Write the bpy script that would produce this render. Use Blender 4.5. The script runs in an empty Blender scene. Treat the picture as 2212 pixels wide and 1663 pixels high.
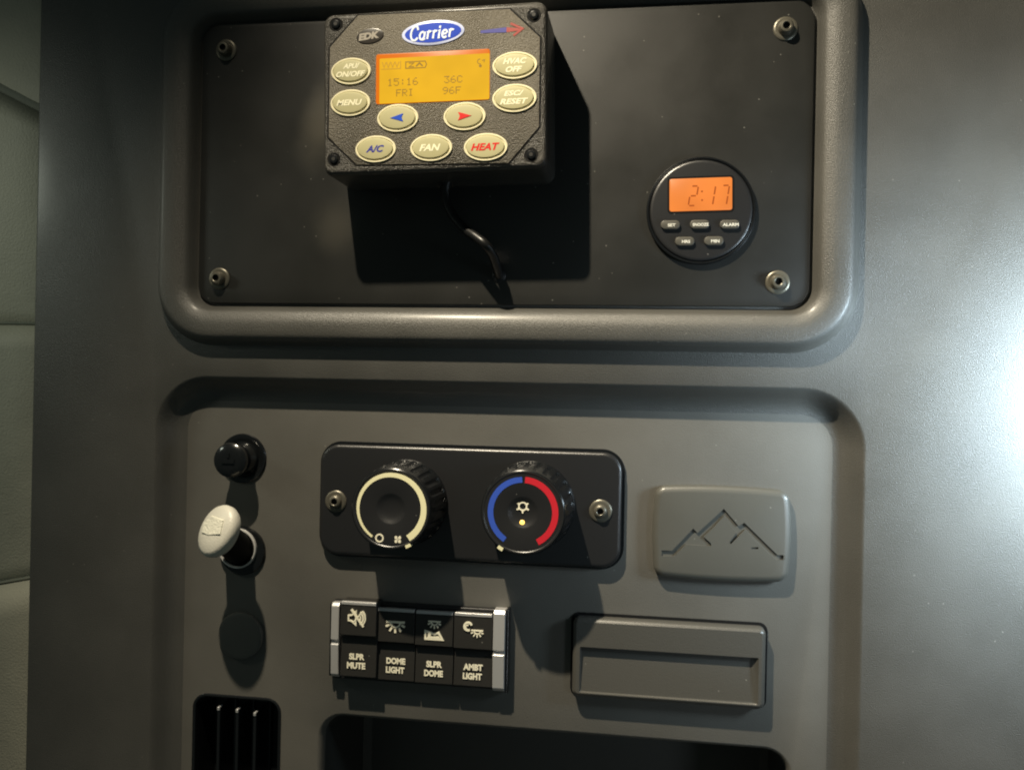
import bpy, bmesh, math, random
from mathutils import Vector, Matrix
random.seed(4)
scene = bpy.context.scene
col = scene.collection

# ------------------------------------------------------------------ camera
# The wall is the XZ plane (y = 0) and faces -Y.  One unit u of layout = 0.27 mm;
# the layout is written in u and turned into metres when meshes are built.
S = 0.00027
F = 2000.0                       # focal length in layout pixels of a 2212 px wide picture
PSI = math.atan(314 / 2000.0)    # camera turned to the left
RHO = math.radians(1.15)         # slight roll
D = 2000.0                       # camera stands 2000 u (0.54 m) off the wall
fwd = Vector((-math.sin(PSI), math.cos(PSI), 0))
r0 = Vector((math.cos(PSI), math.sin(PSI), 0)); u0 = Vector((0, 0, 1))
rgt = r0 * math.cos(RHO) + u0 * math.sin(RHO)
upv = -r0 * math.sin(RHO) + u0 * math.cos(RHO)
cam_d = bpy.data.cameras.new('camera')
cam_d.sensor_width = 36; cam_d.lens = 36 * F / 2212
cam_d.clip_start = 0.01; cam_d.clip_end = 20
cam = bpy.data.objects.new('camera', cam_d); col.objects.link(cam)
m = Matrix.Identity(4)
for i in range(3):
    m[i][0] = rgt[i]; m[i][1] = upv[i]; m[i][2] = -fwd[i]
m.translation = Vector((0, -D * S, 0))
cam.matrix_world = m
scene.camera = cam
cam_d.dof.use_dof = False

def at(px, py, h=0):
    d = fwd + rgt * ((px - 1106) / F) - upv * ((py - 831.5) / F)
    t = (D - h) / d.y
    return d.x * t, d.z * t
def kk(px, py, h=0):
    a = at(px - 5, py, h); b = at(px + 5, py, h); c = at(px, py - 5, h); e = at(px, py + 5, h)
    return (b[0] - a[0]) / 10, (c[1] - e[1]) / 10
def R(x0, y0, x1, y1, h=0):
    ym = (y0 + y1) / 2; xm = (x0 + x1) / 2
    a = at(x0, ym, h)[0]; b = at(x1, ym, h)[0]; c = at(xm, y1, h)[1]; d = at(xm, y0, h)[1]
    return (a + b) / 2, (c + d) / 2, b - a, d - c

# ------------------------------------------------------------------ light
w = bpy.data.worlds.new('World'); scene.world = w; w.use_nodes = True
w.node_tree.nodes['Background'].inputs[0].default_value = (0.55, 0.72, 0.68, 1)
w.node_tree.nodes['Background'].inputs[1].default_value = 0.058
def lamp(name, kind, loc, target, energy, color, **kw):
    d = bpy.data.lights.new(name, kind); d.energy = energy; d.color = color
    for k, v in kw.items(): setattr(d, k, v)
    o = bpy.data.objects.new(name, d); col.objects.link(o)
    L = Vector((loc[0] * S, -loc[2] * S, loc[1] * S)); T = Vector((target[0] * S, -target[2] * S, target[1] * S))
    o.location = L; o.rotation_euler = (T - L).to_track_quat('-Z', 'Y').to_euler()
    return o
LX = at(520, 1000)[0]
lamp('reading_lamp', 'SPOT', (LX, 2220, 1360), (LX + 4700, 2220 - 9000, 1300), 60.0, (1.0, 0.88, 0.67),
     spot_size=math.radians(106), spot_blend=1.0, shadow_soft_size=0.008)
RX, RZ = at(2420, 820)
lamp('side_lamp', 'SPOT', (RX + 150, RZ - 40, 470), (RX + 10, RZ - 70, 0), 11.5, (0.70, 0.88, 1.0), spot_size=math.radians(125), spot_blend=1.0, shadow_soft_size=0.04)
lamp('fill_lamp', 'SPOT', (1900, -250, 2300), (900, -330, 0), 5.5, (0.84, 0.92, 1.0), spot_size=math.radians(50), spot_blend=1.0, shadow_soft_size=0.08)
lamp('pad_fill_lamp', 'SPOT', (-2500, 700, 800), (-1850, 230, -60), 1.5, (0.93, 1.0, 0.84), spot_size=math.radians(74), spot_blend=1.0, shadow_soft_size=0.04)  # added lamp without a real source, lightens the quilted pads
scene.view_settings.view_transform = 'Standard'; scene.view_settings.look = 'None'
scene.view_settings.exposure = 0; scene.view_settings.gamma = 1
scene.cycles.use_denoising = True
scene.cycles.filter_width = 2.0

# ------------------------------------------------------------------ materials
def mat(name, color, rough=0.5, metal=0.0, grain=None, spec=0.5, emit=None, estr=1.0, var=0.0, dust_glint=0.0, coat=0.0, fleck_scale=260, coat_rough=.25):
    m = bpy.data.materials.new(name); m.use_nodes = True
    nt = m.node_tree; b = nt.nodes['Principled BSDF']
    b.inputs['Base Color'].default_value = (*color, 1); b.inputs['Roughness'].default_value = rough
    b.inputs['Metallic'].default_value = metal; b.inputs['Specular IOR Level'].default_value = spec
    b.inputs['Coat Weight'].default_value = coat; b.inputs['Coat Roughness'].default_value = coat_rough
    if emit:
        b.inputs['Emission Color'].default_value = (*emit, 1); b.inputs['Emission Strength'].default_value = estr
    tc = nt.nodes.new('ShaderNodeTexCoord')
    geo = nt.nodes.new('ShaderNodeNewGeometry')
    last = None
    if var or dust_glint:
        last = nt.nodes.new('ShaderNodeRGB').outputs[0]; last.default_value = (*color, 1)
        if var:
            n = nt.nodes.new('ShaderNodeTexNoise'); n.inputs['Scale'].default_value = 22; n.inputs['Detail'].default_value = 6
            nt.links.new(geo.outputs['Position'], n.inputs['Vector'])
            mr = nt.nodes.new('ShaderNodeMapRange'); mr.inputs[1].default_value = .3; mr.inputs[2].default_value = .7
            mr.inputs[3].default_value = 1 - var; mr.inputs[4].default_value = 1 + var
            nt.links.new(n.outputs['Fac'], mr.inputs[0])
            mx = nt.nodes.new('ShaderNodeVectorMath'); mx.operation = 'SCALE'
            nt.links.new(last, mx.inputs[0]); nt.links.new(mr.outputs[0], mx.inputs['Scale']); last = mx.outputs[0]
            mr2 = nt.nodes.new('ShaderNodeMapRange'); mr2.inputs[1].default_value = .3; mr2.inputs[2].default_value = .7
            mr2.inputs[3].default_value = rough - .07; mr2.inputs[4].default_value = rough + .07
            nt.links.new(n.outputs['Fac'], mr2.inputs[0]); nt.links.new(mr2.outputs[0], b.inputs['Roughness'])
        if dust_glint:                                             # small dusty specks; on the controller box they are painted sparkle
            v = nt.nodes.new('ShaderNodeTexVoronoi'); v.inputs['Scale'].default_value = fleck_scale; v.inputs['Randomness'].default_value = 1
            nt.links.new(geo.outputs['Position'], v.inputs['Vector'])
            sep = nt.nodes.new('ShaderNodeSeparateColor'); nt.links.new(v.outputs['Color'], sep.inputs[0])
            g = nt.nodes.new('ShaderNodeMath'); g.operation = 'GREATER_THAN'; g.inputs[1].default_value = 1 - dust_glint
            nt.links.new(sep.outputs[0], g.inputs[0])
            l = nt.nodes.new('ShaderNodeMath'); l.operation = 'LESS_THAN'; l.inputs[1].default_value = .11
            nt.links.new(v.outputs['Distance'], l.inputs[0])
            mu = nt.nodes.new('ShaderNodeMath'); mu.operation = 'MULTIPLY'
            nt.links.new(g.outputs[0], mu.inputs[0]); nt.links.new(l.outputs[0], mu.inputs[1])
            mu2 = nt.nodes.new('ShaderNodeMath'); mu2.operation = 'MULTIPLY'; mu2.inputs[1].default_value = .22
            nt.links.new(mu.outputs[0], mu2.inputs[0])
            mix = nt.nodes.new('ShaderNodeMix'); mix.data_type = 'RGBA'
            nt.links.new(mu2.outputs[0], mix.inputs[0]); nt.links.new(last, mix.inputs[6]); mix.inputs[7].default_value = (.55, .53, .47, 1)
            last = mix.outputs[2]
        nt.links.new(last, b.inputs['Base Color'])
    if grain:
        sc, st, dist = grain
        n = nt.nodes.new('ShaderNodeTexNoise'); n.inputs['Scale'].default_value = sc; n.inputs['Detail'].default_value = 3
        n.inputs['Roughness'].default_value = .6
        nt.links.new(geo.outputs['Position'], n.inputs['Vector'])
        bp = nt.nodes.new('ShaderNodeBump'); bp.inputs['Strength'].default_value = st; bp.inputs['Distance'].default_value = dist
        nt.links.new(n.outputs['Fac'], bp.inputs['Height']); nt.links.new(bp.outputs[0], b.inputs['Normal'])
    return m
M = {}
M['wall'] = mat('grained grey trim plastic', (.080, .078, .070), .43, spec=.6, grain=(1500, .55, .0006), var=.09, dust_glint=.03, coat=.22)
M['recess'] = mat('satin grey trim plastic', (.122, .117, .103), .50, grain=(1600, .42, .0004), var=.08, dust_glint=.02)
M['panel'] = mat('satin black panel plastic', (.018, .018, .016), .42, grain=(1800, .25, .0003), var=.03, dust_glint=.08)
def painted_glow(m, spots, color):
    """irregular pale patches: light reflected off the controller box, painted into the colour"""
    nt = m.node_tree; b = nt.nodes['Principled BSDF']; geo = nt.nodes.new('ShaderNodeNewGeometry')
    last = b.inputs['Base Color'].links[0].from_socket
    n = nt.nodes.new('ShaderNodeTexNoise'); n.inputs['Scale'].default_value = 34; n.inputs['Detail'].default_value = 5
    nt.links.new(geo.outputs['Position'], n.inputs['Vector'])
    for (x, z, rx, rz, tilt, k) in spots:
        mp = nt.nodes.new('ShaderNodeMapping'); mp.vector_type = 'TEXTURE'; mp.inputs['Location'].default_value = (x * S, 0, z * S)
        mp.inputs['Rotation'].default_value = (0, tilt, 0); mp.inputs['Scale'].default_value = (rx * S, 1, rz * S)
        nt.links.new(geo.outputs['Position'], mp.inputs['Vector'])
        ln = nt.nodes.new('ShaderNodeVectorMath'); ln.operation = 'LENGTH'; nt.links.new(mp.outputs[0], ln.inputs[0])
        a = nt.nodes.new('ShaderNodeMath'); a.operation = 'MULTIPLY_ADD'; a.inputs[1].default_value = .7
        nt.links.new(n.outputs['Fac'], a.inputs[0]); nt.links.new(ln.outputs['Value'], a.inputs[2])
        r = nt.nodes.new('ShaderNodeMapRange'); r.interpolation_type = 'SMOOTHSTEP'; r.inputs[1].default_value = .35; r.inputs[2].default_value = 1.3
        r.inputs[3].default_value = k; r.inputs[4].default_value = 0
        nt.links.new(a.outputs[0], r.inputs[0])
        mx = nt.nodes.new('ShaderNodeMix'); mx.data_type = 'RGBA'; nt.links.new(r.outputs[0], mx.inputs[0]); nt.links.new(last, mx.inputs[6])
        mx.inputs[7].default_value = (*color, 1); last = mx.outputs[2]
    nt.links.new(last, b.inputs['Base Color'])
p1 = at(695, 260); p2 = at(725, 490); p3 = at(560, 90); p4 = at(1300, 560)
painted_glow(M['panel'], [(p1[0], p1[1], 74, 150, math.radians(14), .42), (p2[0], p2[1], 80, 95, 0, .20)], (.17, .155, .12))  # painted glow of light thrown onto the panel by the controller box
M['black'] = mat('black plastic', (.012, .012, .013), .35, grain=(1500, .15, .0002))
M['blacksat'] = mat('satin black plastic', (.016, .016, .017), .33, spec=.8, grain=(2000, .2, .0003), dust_glint=.03)
M['gloss'] = mat('glossy black plastic', (.008, .009, .010), .16, coat=.3)
M['dark'] = mat('dark cavity', (.005, .005, .005), .7, spec=.15)
M['deep'] = mat('deep cubby plastic', (.050, .052, .048), .5, grain=(1500, .2, .0003))
M['screw'] = mat('dark zinc screw', (.17, .158, .125), .36, metal=.55, grain=(1200, .2, .0002))
M['screwhex'] = mat('screw recess', (.015, .014, .012), .5)
M['housing'] = mat('pebbled black housing', (.060, .056, .048), .27, coat=.5, grain=(1000, .8, .0016), dust_glint=.45, fleck_scale=1000)  # pale specks in the colour stand for silvery highlights on the pebbles
M['face'] = mat('grey membrane face', (.150, .135, .106), .34, grain=(1300, .9, .0012), var=.16, dust_glint=.30, fleck_scale=900)  # pale specks in the colour give both speckle and painted sparkle
M['rim'] = mat('cream button rim', (.82, .76, .52), .4)
M['pad'] = mat('olive cream button pad', (.46, .43, .24), .42, var=.05)
M['cream'] = mat('cream lettering', (.90, .86, .62), .4)
M['blueink'] = mat('navy ink', (.03, .035, .30), .45)
M['blue'] = mat('blue ink', (.01, .07, .55), .4)
M['logo_blue'] = mat('logo blue', (.012, .06, .55), .35, var=.1)
M['logo_rim'] = mat('logo pale rim', (.62, .68, .95), .4)
M['logo_white'] = mat('logo white', (.80, .88, 1.0), .4)
M['red'] = mat('red ink', (.65, .015, .012), .4)
M['arrow_blue'] = mat('faded blue ink', (.07, .07, .30), .4)
M['arrow_red'] = mat('faded red ink', (.34, .05, .04), .5)
M['badge'] = mat('dark badge', (.045, .04, .035), .3)
M['badge_text'] = mat('badge silver', (.50, .46, .40), .3, metal=.4)
M['lcd'] = mat('amber lcd', (.02, .012, .003), .3, emit=(1.0, .54, .018), estr=.86, spec=.2)
M['lcd_edge'] = mat('amber lcd edge', (.02, .012, .003), .3, emit=(.95, .20, .008), estr=.85, spec=.1)
M['lcd_ink'] = mat('lcd ink', (.02, .012, .003), .4, emit=(.42, .21, .006), estr=.75)
M['lcd_faint'] = mat('faint lcd ink', (.02, .012, .003), .4, emit=(.72, .36, .010), estr=.8)
M['clcd'] = mat('orange clock lcd', (.02, .012, .003), .3, emit=(1.0, .27, .05), estr=.95)
M['clcd_ink'] = mat('orange clock lcd ink', (.02, .012, .003), .3, emit=(.62, .12, .018), estr=.75)
M['white'] = mat('white print', (.82, .80, .70), .45)
M['btn'] = mat('grey clock button', (.085, .080, .066), .4)
M['ivory'] = mat('ivory print', (.90, .86, .55), .4)
M['kblue'] = mat('knob blue print', (.04, .10, .52), .4)
M['kred'] = mat('knob red print', (.60, .02, .035), .4)
M['led'] = mat('amber led', (.5, .3, .05), .3, emit=(1.0, .60, .12), estr=2.2)
M['silver'] = mat('satin silver trim', (.58, .575, .57), .30, metal=.45, grain=(1500, .2, .0002))
M['symbol'] = mat('warm white symbol', (.92, .87, .68), .45)
M['switch'] = mat('charcoal switch', (.020, .019, .017), .48, grain=(1800, .35, .0004), dust_glint=.04)
M['chrome'] = mat('chrome ring', (.75, .74, .72), .25, metal=.35)
M['plug'] = mat('cream plug cap', (.66, .64, .56), .34, grain=(800, .35, .0006), var=.14)
M['plugtop'] = mat('pale plug label', (.80, .78, .66), .5, grain=(620, .7, .0010), var=.2)
M['plaque'] = mat('plaque grey plastic', (.090, .088, .076), .42, coat=.4, grain=(2000, .3, .0003), dust_glint=.04)
M['latch'] = mat('latch grey plastic', (.074, .071, .062), .42, coat=.4, grain=(1600, .4, .0004), dust_glint=.05)
M['fabric'] = mat('grey green vinyl', (.40, .385, .305), .62, grain=(700, .5, .0009), var=.10)
M['seam'] = mat('dark seam vinyl', (.17, .18, .145), .7, grain=(900, .6, .0008))
M['cable'] = mat('black cable', (.007, .007, .007), .38)

for k_, lo_, hi_ in (('lcd', .78, .90), ('clcd', .84, .99)):       # uneven backlight
    nt = M[k_].node_tree; n_ = nt.nodes.new('ShaderNodeTexNoise'); n_.inputs['Scale'].default_value = 45
    g_ = nt.nodes.new('ShaderNodeNewGeometry'); nt.links.new(g_.outputs['Position'], n_.inputs['Vector'])
    r_ = nt.nodes.new('ShaderNodeMapRange'); r_.inputs[1].default_value = .35; r_.inputs[2].default_value = .65; r_.inputs[3].default_value = lo_; r_.inputs[4].default_value = hi_
    nt.links.new(n_.outputs['Fac'], r_.inputs[0]); nt.links.new(r_.outputs[0], nt.nodes['Principled BSDF'].inputs['Emission Strength'])
# ------------------------------------------------------------------ helpers
def P(x, z, h): return Vector((x * S, -h * S, z * S))
def finish(bm, angle=32):
    bmesh.ops.remove_doubles(bm, verts=bm.verts, dist=1e-7)
    bmesh.ops.recalc_face_normals(bm, faces=bm.faces)
    for f in bm.faces: f.smooth = True
    lim = math.radians(angle)
    for e in bm.edges:
        if len(e.link_faces) == 2:
            try:
                if e.calc_face_angle() > lim: e.smooth = False
            except ValueError: pass
def obj(name, bm, material, parent=None, loc=(0, 0, 0), rot=0, angle=32, bevel=0):
    if isinstance(bm, bpy.types.Mesh): me = bm
    else:
        finish(bm, angle); me = bpy.data.meshes.new(name); bm.to_mesh(me); bm.free()
        if material: me.materials.append(M[material])
    o = bpy.data.objects.new(name, me); col.objects.link(o)
    o.location = P(*loc); o.rotation_euler = (0, -rot, 0)
    if parent: o.parent = parent
    if bevel:
        b = o.modifiers.new('edge', 'BEVEL'); b.width = bevel * S; b.segments = 3; b.limit_method = 'ANGLE'
        b.harden_normals = True
    return o
def tag(o, label=None, cat=None, group=None, kind=None):
    for k, v in (('label', label), ('category', cat), ('group', group), ('kind', kind)):
        if v: o[k] = v
    return o
def thing(name, label, cat, loc, rot=0, group=None):
    o = bpy.data.objects.new(name, None); o.empty_display_size = .01; col.objects.link(o)
    o.location = P(*loc); o.rotation_euler = (0, -rot, 0)
    return tag(o, label, cat, group)
def rr(cx, cz, w, hh, r, n=10):
    r = max(min(r, w / 2 - .01, hh / 2 - .01), .01); pts = []
    for (sx, sz, a0) in ((1, 1, 0), (-1, 1, 90), (-1, -1, 180), (1, -1, 270)):
        for i in range(n + 1):
            a = math.radians(a0 + 90 * i / n)
            pts.append((cx + sx * (w / 2 - r) + r * math.cos(a), cz + sz * (hh / 2 - r) + r * math.sin(a)))
    return pts
def ell(cx, cz, rx, rz, n=48): return [(cx + rx * math.cos(2 * math.pi * i / n), cz + rz * math.sin(2 * math.pi * i / n)) for i in range(n)]
def ring(pts, h): return [(x, z, h) for x, z in pts]
def loft(bm, rings, cap0=False, cap1=True, closed=True):
    vs = [[bm.verts.new(P(*p)) for p in r] for r in rings]
    n = len(vs[0])
    for a, b in zip(vs, vs[1:]):
        for i in range(n if closed else n - 1):
            j = (i + 1) % n
            bm.faces.new((a[i], a[j], b[j], b[i]))
    if cap0: bm.faces.new(list(reversed(vs[0])))
    if cap1: bm.faces.new(vs[-1])
    return vs
def prof(bm, cx, cz, w, hh, r, profile, cap0=False, cap1=True, n=10):
    return loft(bm, [ring(rr(cx, cz, w + 2 * o, hh + 2 * o, max(r + o, .5), n), h) for o, h in profile], cap0, cap1)
def lathe(bm, cx, cz, profile, n=48, cap0=False, cap1=True, tilt=None, rx=1, rz=1):
    rings = []
    for r, h in profile:
        rings.append([(cx + rx * r * math.cos(2 * math.pi * i / n), cz + rz * r * math.sin(2 * math.pi * i / n), h) for i in range(n)])
    return loft(bm, rings, cap0, cap1)
def prism(bm, pts, h0, h1):
    loft(bm, [ring(pts, h0), ring(pts, h1)], False, True)
def fill(bm, loops, h):
    """flat face with holes; loops[0] is the outline"""
    edges = []
    for lp in loops:
        vs = [bm.verts.new(P(x, z, h)) for x, z in lp]
        for i in range(len(vs)): edges.append(bm.edges.new((vs[i], vs[(i + 1) % len(vs)])))
    bmesh.ops.triangle_fill(bm, use_beauty=True, use_dissolve=False, edges=edges, normal=(0, -1, 0))
def ribbon(pts, w, closed=False, w1=None):
    """outline polygon of a mitred stroke"""
    n = len(pts); L = []; Rr = []
    for i, (x, z) in enumerate(pts):
        if closed: a = pts[i - 1]; b = pts[(i + 1) % n]
        else: a = pts[max(i - 1, 0)]; b = pts[min(i + 1, n - 1)]
        d1 = Vector((x - a[0], z - a[1])); d2 = Vector((b[0] - x, b[1] - z))
        if d1.length < 1e-9: d1 = d2
        if d2.length < 1e-9: d2 = d1
        d1.normalize(); d2.normalize(); t = (d1 + d2)
        t = t.normalized() if t.length > 1e-6 else d1
        nrm = Vector((-t.y, t.x)); c = max(nrm.dot(Vector((-d1.y, d1.x))), .45)
        ww = (w if w1 is None else w + (w1 - w) * i / (n - 1)) / 2 / c
        L.append((x + nrm.x * ww, z + nrm.y * ww)); Rr.append((x - nrm.x * ww, z - nrm.y * ww))
    return L, Rr
def stroke(bm, pts, w, h0, h1, closed=False, w1=None):
    L, Rr = ribbon(pts, w, closed, w1)
    n = len(pts)
    va = [bm.verts.new(P(x, z, h1)) for x, z in L]; vb = [bm.verts.new(P(x, z, h1)) for x, z in Rr]
    vc = [bm.verts.new(P(x, z, h0)) for x, z in L]; vd = [bm.verts.new(P(x, z, h0)) for x, z in Rr]
    for i in range(n if closed else n - 1):
        j = (i + 1) % n
        bm.faces.new((va[i], va[j], vb[j], vb[i])); bm.faces.new((va[j], va[i], vc[i], vc[j])); bm.faces.new((vb[i], vb[j], vd[j], vd[i]))
    if not closed:
        bm.faces.new((va[0], vb[0], vd[0], vc[0])); bm.faces.new((vb[-1], va[-1], vc[-1], vd[-1]))
def arc(cx, cz, r, a0, a1, n=24, rz=None):
    rz = rz or r
    return [(cx + r * math.cos(math.radians(a0 + (a1 - a0) * i / n)), cz + rz * math.sin(math.radians(a0 + (a1 - a0) * i / n))) for i in range(n + 1)]
def box(bm, x0, x1, z0, z1, h0, h1):
    loft(bm, [ring([(x0, z0), (x1, z0), (x1, z1), (x0, z1)], h0), ring([(x0, z0), (x1, z0), (x1, z1), (x0, z1)], h1)], True, True)
def text_bm(bm, s, cx, cz, w, hh, h, bold=.02, shear=0.0, depth=.6, rot=0):
    c = bpy.data.curves.new('lettering', 'FONT'); c.body = s; c.size = 1; c.offset = bold; c.shear = shear; c.resolution_u = 3
    c.fill_mode = 'FRONT'; c.space_line = .95; c.align_x = 'CENTER'
    o = bpy.data.objects.new('lettering_source', c); col.objects.link(o)
    dg = bpy.context.evaluated_depsgraph_get(); me = bpy.data.meshes.new_from_object(o.evaluated_get(dg))
    bpy.data.objects.remove(o); bpy.data.curves.remove(c)
    xs = [v.co.x for v in me.vertices]; ys = [v.co.y for v in me.vertices]
    mx = (max(xs) + min(xs)) / 2; my = (max(ys) + min(ys)) / 2
    sx = w / (max(xs) - min(xs)); sy = hh / (max(ys) - min(ys))
    ca, sa = math.cos(rot), math.sin(rot)
    vs = []
    for v in me.vertices:
        a = (v.co.x - mx) * sx; b = (v.co.y - my) * sy
        vs.append(bm.verts.new(P(cx + a * ca - b * sa, cz + a * sa + b * ca, h)))
    fs = []
    for p in me.polygons:
        try: fs.append(bm.faces.new([vs[i] for i in p.vertices]))
        except ValueError: pass
    bpy.data.meshes.remove(me)
    return bm
def text(name, s, cx, cz, w, hh, h, material, parent, **kw):
    bm = bmesh.new(); text_bm(bm, s, cx, cz, w, hh, h, **kw)
    return obj(name, bm, material, parent)
NB = bmesh.new

# ------------------------------------------------------------------ cabinet wall
RD = -46                                                      # depth of the lower recess
LW = at(100, 0)[0] * .5 + at(52, 1663)[0] * .5                # left edge of the wall
RW = at(2700, 800)[0]; TOP = 1500; BOT = -1700
px_, pz_, pw_, ph_ = R(431, 25, 1757, 661)                    # black mounting panel outline
pr_ = 44
fprof = [(-4, -10), (2, -10), (4, -8), (8, 2), (12, 12), (15, 18), (18, 21.8), (22, 24.6), (29, 28.2), (36, 31), (43, 32.6), (52, 33.2), (60, 33), (70, 32.6), (76, 30.5), (82, 25), (87, 15), (91, 6), (95, 1.5), (110, 0)]
rx_, rz_, rw_, rh_ = R(324, 826, 1857, 2250)
rprof = [(3, 0), (0, -1.2), (-3, -3.5), (-7, -8), (-13, -16), (-20, -27), (-29, -37), (-38, -42.5), (-48, -45.4), (-56, -46)]
bm = NB()
fo = rr(px_, pz_, pw_ + 220, ph_ + 220, pr_ + 110)
ro = rr(rx_, rz_, rw_ + 6, rh_ + 6, 128, 14)
fill(bm, [[(LW, BOT), (RW, BOT), (RW, TOP), (LW, TOP)], fo, ro], 0)
prof(bm, px_, pz_, pw_, ph_, pr_, fprof[::-1], cap1=False)
prof(bm, rx_, rz_, rw_, rh_, 125, rprof, cap1=False, n=14)
# rounded left return of the wall
ed = [(0, 0), (-3, -.6), (-6, -2.5), (-8, -6), (-9, -12), (-9, -160)]
vs = [[bm.verts.new(P(LW + dx, z, h)) for z in (BOT, TOP)] for dx, h in ed]
for a, b in zip(vs, vs[1:]): bm.faces.new((a[0], a[1], b[1], b[0]))
tag(obj('cabinet_wall', bm, 'wall', angle=40), kind='structure')

# openings in the recessed floor
vx, vz, vw, vh = R(414, 1502, 603, 1950, RD)                  # vent
tx, tz, tw, th = R(684, 1578, 1706, 2040, RD)                 # cubby
bm = NB()
rin = rr(rx_, rz_, rw_ - 112, rh_ - 112, 69, 14)
to = rr(tx, tz, tw + 8, th + 8, 62)
vo = rr(vx, vz, vw, vh, 34)
fill(bm, [rin, to, vo], RD)
prof(bm, tx, tz, tw, th, 58, [(4, RD), (1, RD - 1), (-3, RD - 5), (-6, RD - 12), (-8, RD - 24)], cap1=False)
tag(obj('recessed_wall', bm, 'recess', angle=40), kind='structure')

# ------------------------------------------------------------------ quilted vinyl panel at the left
qx0 = at(-420, 800, -70)[0]; qx1 = LW + 60
q = thing('quilted_panel', 'grey green quilted vinyl panel of stacked pads left of the dark cabinet wall', 'upholstered panel', (qx1 - 100, 0, -90))
xa_, xb_ = at(0, 800, -60)[0], at(95, 800, -60)[0]
def slant(x): return max(-.6, min(1.2, (x - xa_) / (xb_ - xa_)))
def zrow(y): return at(50, y, -60)[1]
rows = [(-700, -640, 190, 242), (204, 256, 694, 694), (700, 700, 1262, 1240), (1268, 1246, 2000, 1990)]
for i, (yl0, yr0, yl1, yr1) in enumerate(rows):
    bm = NB(); nx, nz = 48, 40; g = []
    for a in range(nz + 1):
        t = a / nz; row = []
        for b in range(nx + 1):
            s = b / nx; x = qx0 + (qx1 - qx0) * s
            z0 = zrow(yl0 + (yr0 - yl0) * slant(x)); z1 = zrow(yl1 + (yr1 - yl1) * slant(x))
            z = z0 + (z1 - z0) * t
            e = min(1, t / .07) ** .5 * (1.25 - 1.05 * t ** 1.7) * min(1, (1 - t) / .03) ** .5
            h = 40 * e * (1 - .75 * max(0, s - .80) / .2 * max(0, s - .80) / .2) + random.uniform(-.5, .5)
            row.append(bm.verts.new(P(x - qx1 + 100, z, h)))
        g.append(row)
    for a in range(nz):
        for b in range(nx): bm.faces.new((g[a][b], g[a][b + 1], g[a + 1][b + 1], g[a + 1][b]))
    obj('pad', bm, 'fabric', q, angle=80)
    if i < 3:
        bm = NB(); pts = []
        for b in range(49):
            s = b / 48; x = qx0 + (qx1 - qx0) * s; pts.append((x - qx1 + 100, zrow(yl1 + (yr1 - yl1) * slant(x)) - 5))
        L_, R_ = ribbon(pts, 26 if i == 0 else 12)
        va = [bm.verts.new(P(x, z, -1)) for x, z in L_]; vm = [bm.verts.new(P(x, z, 7)) for x, z in pts]; vb = [bm.verts.new(P(x, z, -1)) for x, z in R_]
        for j in range(48):
            bm.faces.new((va[j], va[j + 1], vm[j + 1], vm[j])); bm.faces.new((vm[j], vm[j + 1], vb[j + 1], vb[j]))
        obj('seam', bm, 'seam', q, angle=80)

# ------------------------------------------------------------------ screws (built once, shared)
def screw_meshes(rw, rh, hh):
    bm = NB(); lathe(bm, 0, 0, [(rw, 0), (rw, 2.0), (rw - 1.5, 3.5), (rw - 5, 4.5), (rh + 1, 4.0)], cap1=True); w_ = bm
    bm = NB()
    lathe(bm, 0, 0, [(rh, 3.5), (rh, hh * .55), (rh * .93, hh * .8), (rh * .75, hh), (rh * .52, hh + .6)], cap1=False)
    hexa = [(rh * .5 * math.cos(2 * math.pi * (i // 8 + (i % 8) / 8) / 6), rh * .5 * math.sin(2 * math.pi * (i // 8 + (i % 8) / 8) / 6)) for i in range(48)]
    loft(bm, [ring(ell(0, 0, rh * .52, rh * .52), hh + .6), ring(ell(0, 0, rh * .46, rh * .46), hh)], cap1=False)
    h_ = bm
    bm = NB(); lathe(bm, 0, 0, [(rh * .465, hh + .1), (rh * .42, hh - 8)], n=6, cap1=True); s_ = bm
    out = []
    for n_, b_, mm in (('washer', w_, 'screw'), ('screw', h_, 'screw'), ('hex_socket', s_, 'screwhex')):
        finish(b_, 40); me = bpy.data.meshes.new(n_); b_.to_mesh(me); b_.free(); me.materials.append(M[mm]); out.append(me)
    return out
def screw(parent, loc, meshes):
    s = obj('screw', meshes[1], None, parent, loc)
    obj('washer', meshes[0], None, s); obj('hex_socket', meshes[2], None, s)
    return s
SC = screw_meshes(25, 16, 20)
SC2 = screw_meshes(25, 15, 13)

# ------------------------------------------------------------------ black mounting panel
t = thing('mounting_panel', 'large black plastic panel screwed into the raised frame behind the amber display box', 'panel', (px_, pz_, -10))
bm = NB(); prof(bm, 0, 0, pw_ - 5, ph_ - 5, pr_ - 2, [(0, 0), (0, 8), (-.8, 9.6), (-2.5, 10)], n=10)
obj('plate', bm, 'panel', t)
for (sx, sy) in ((485, 106), (470, 601), (1698, 59), (1681, 609)):
    x, z = at(sx, sy, 10); screw(t, (x - px_, z - pz_, 10), SC)

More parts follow.
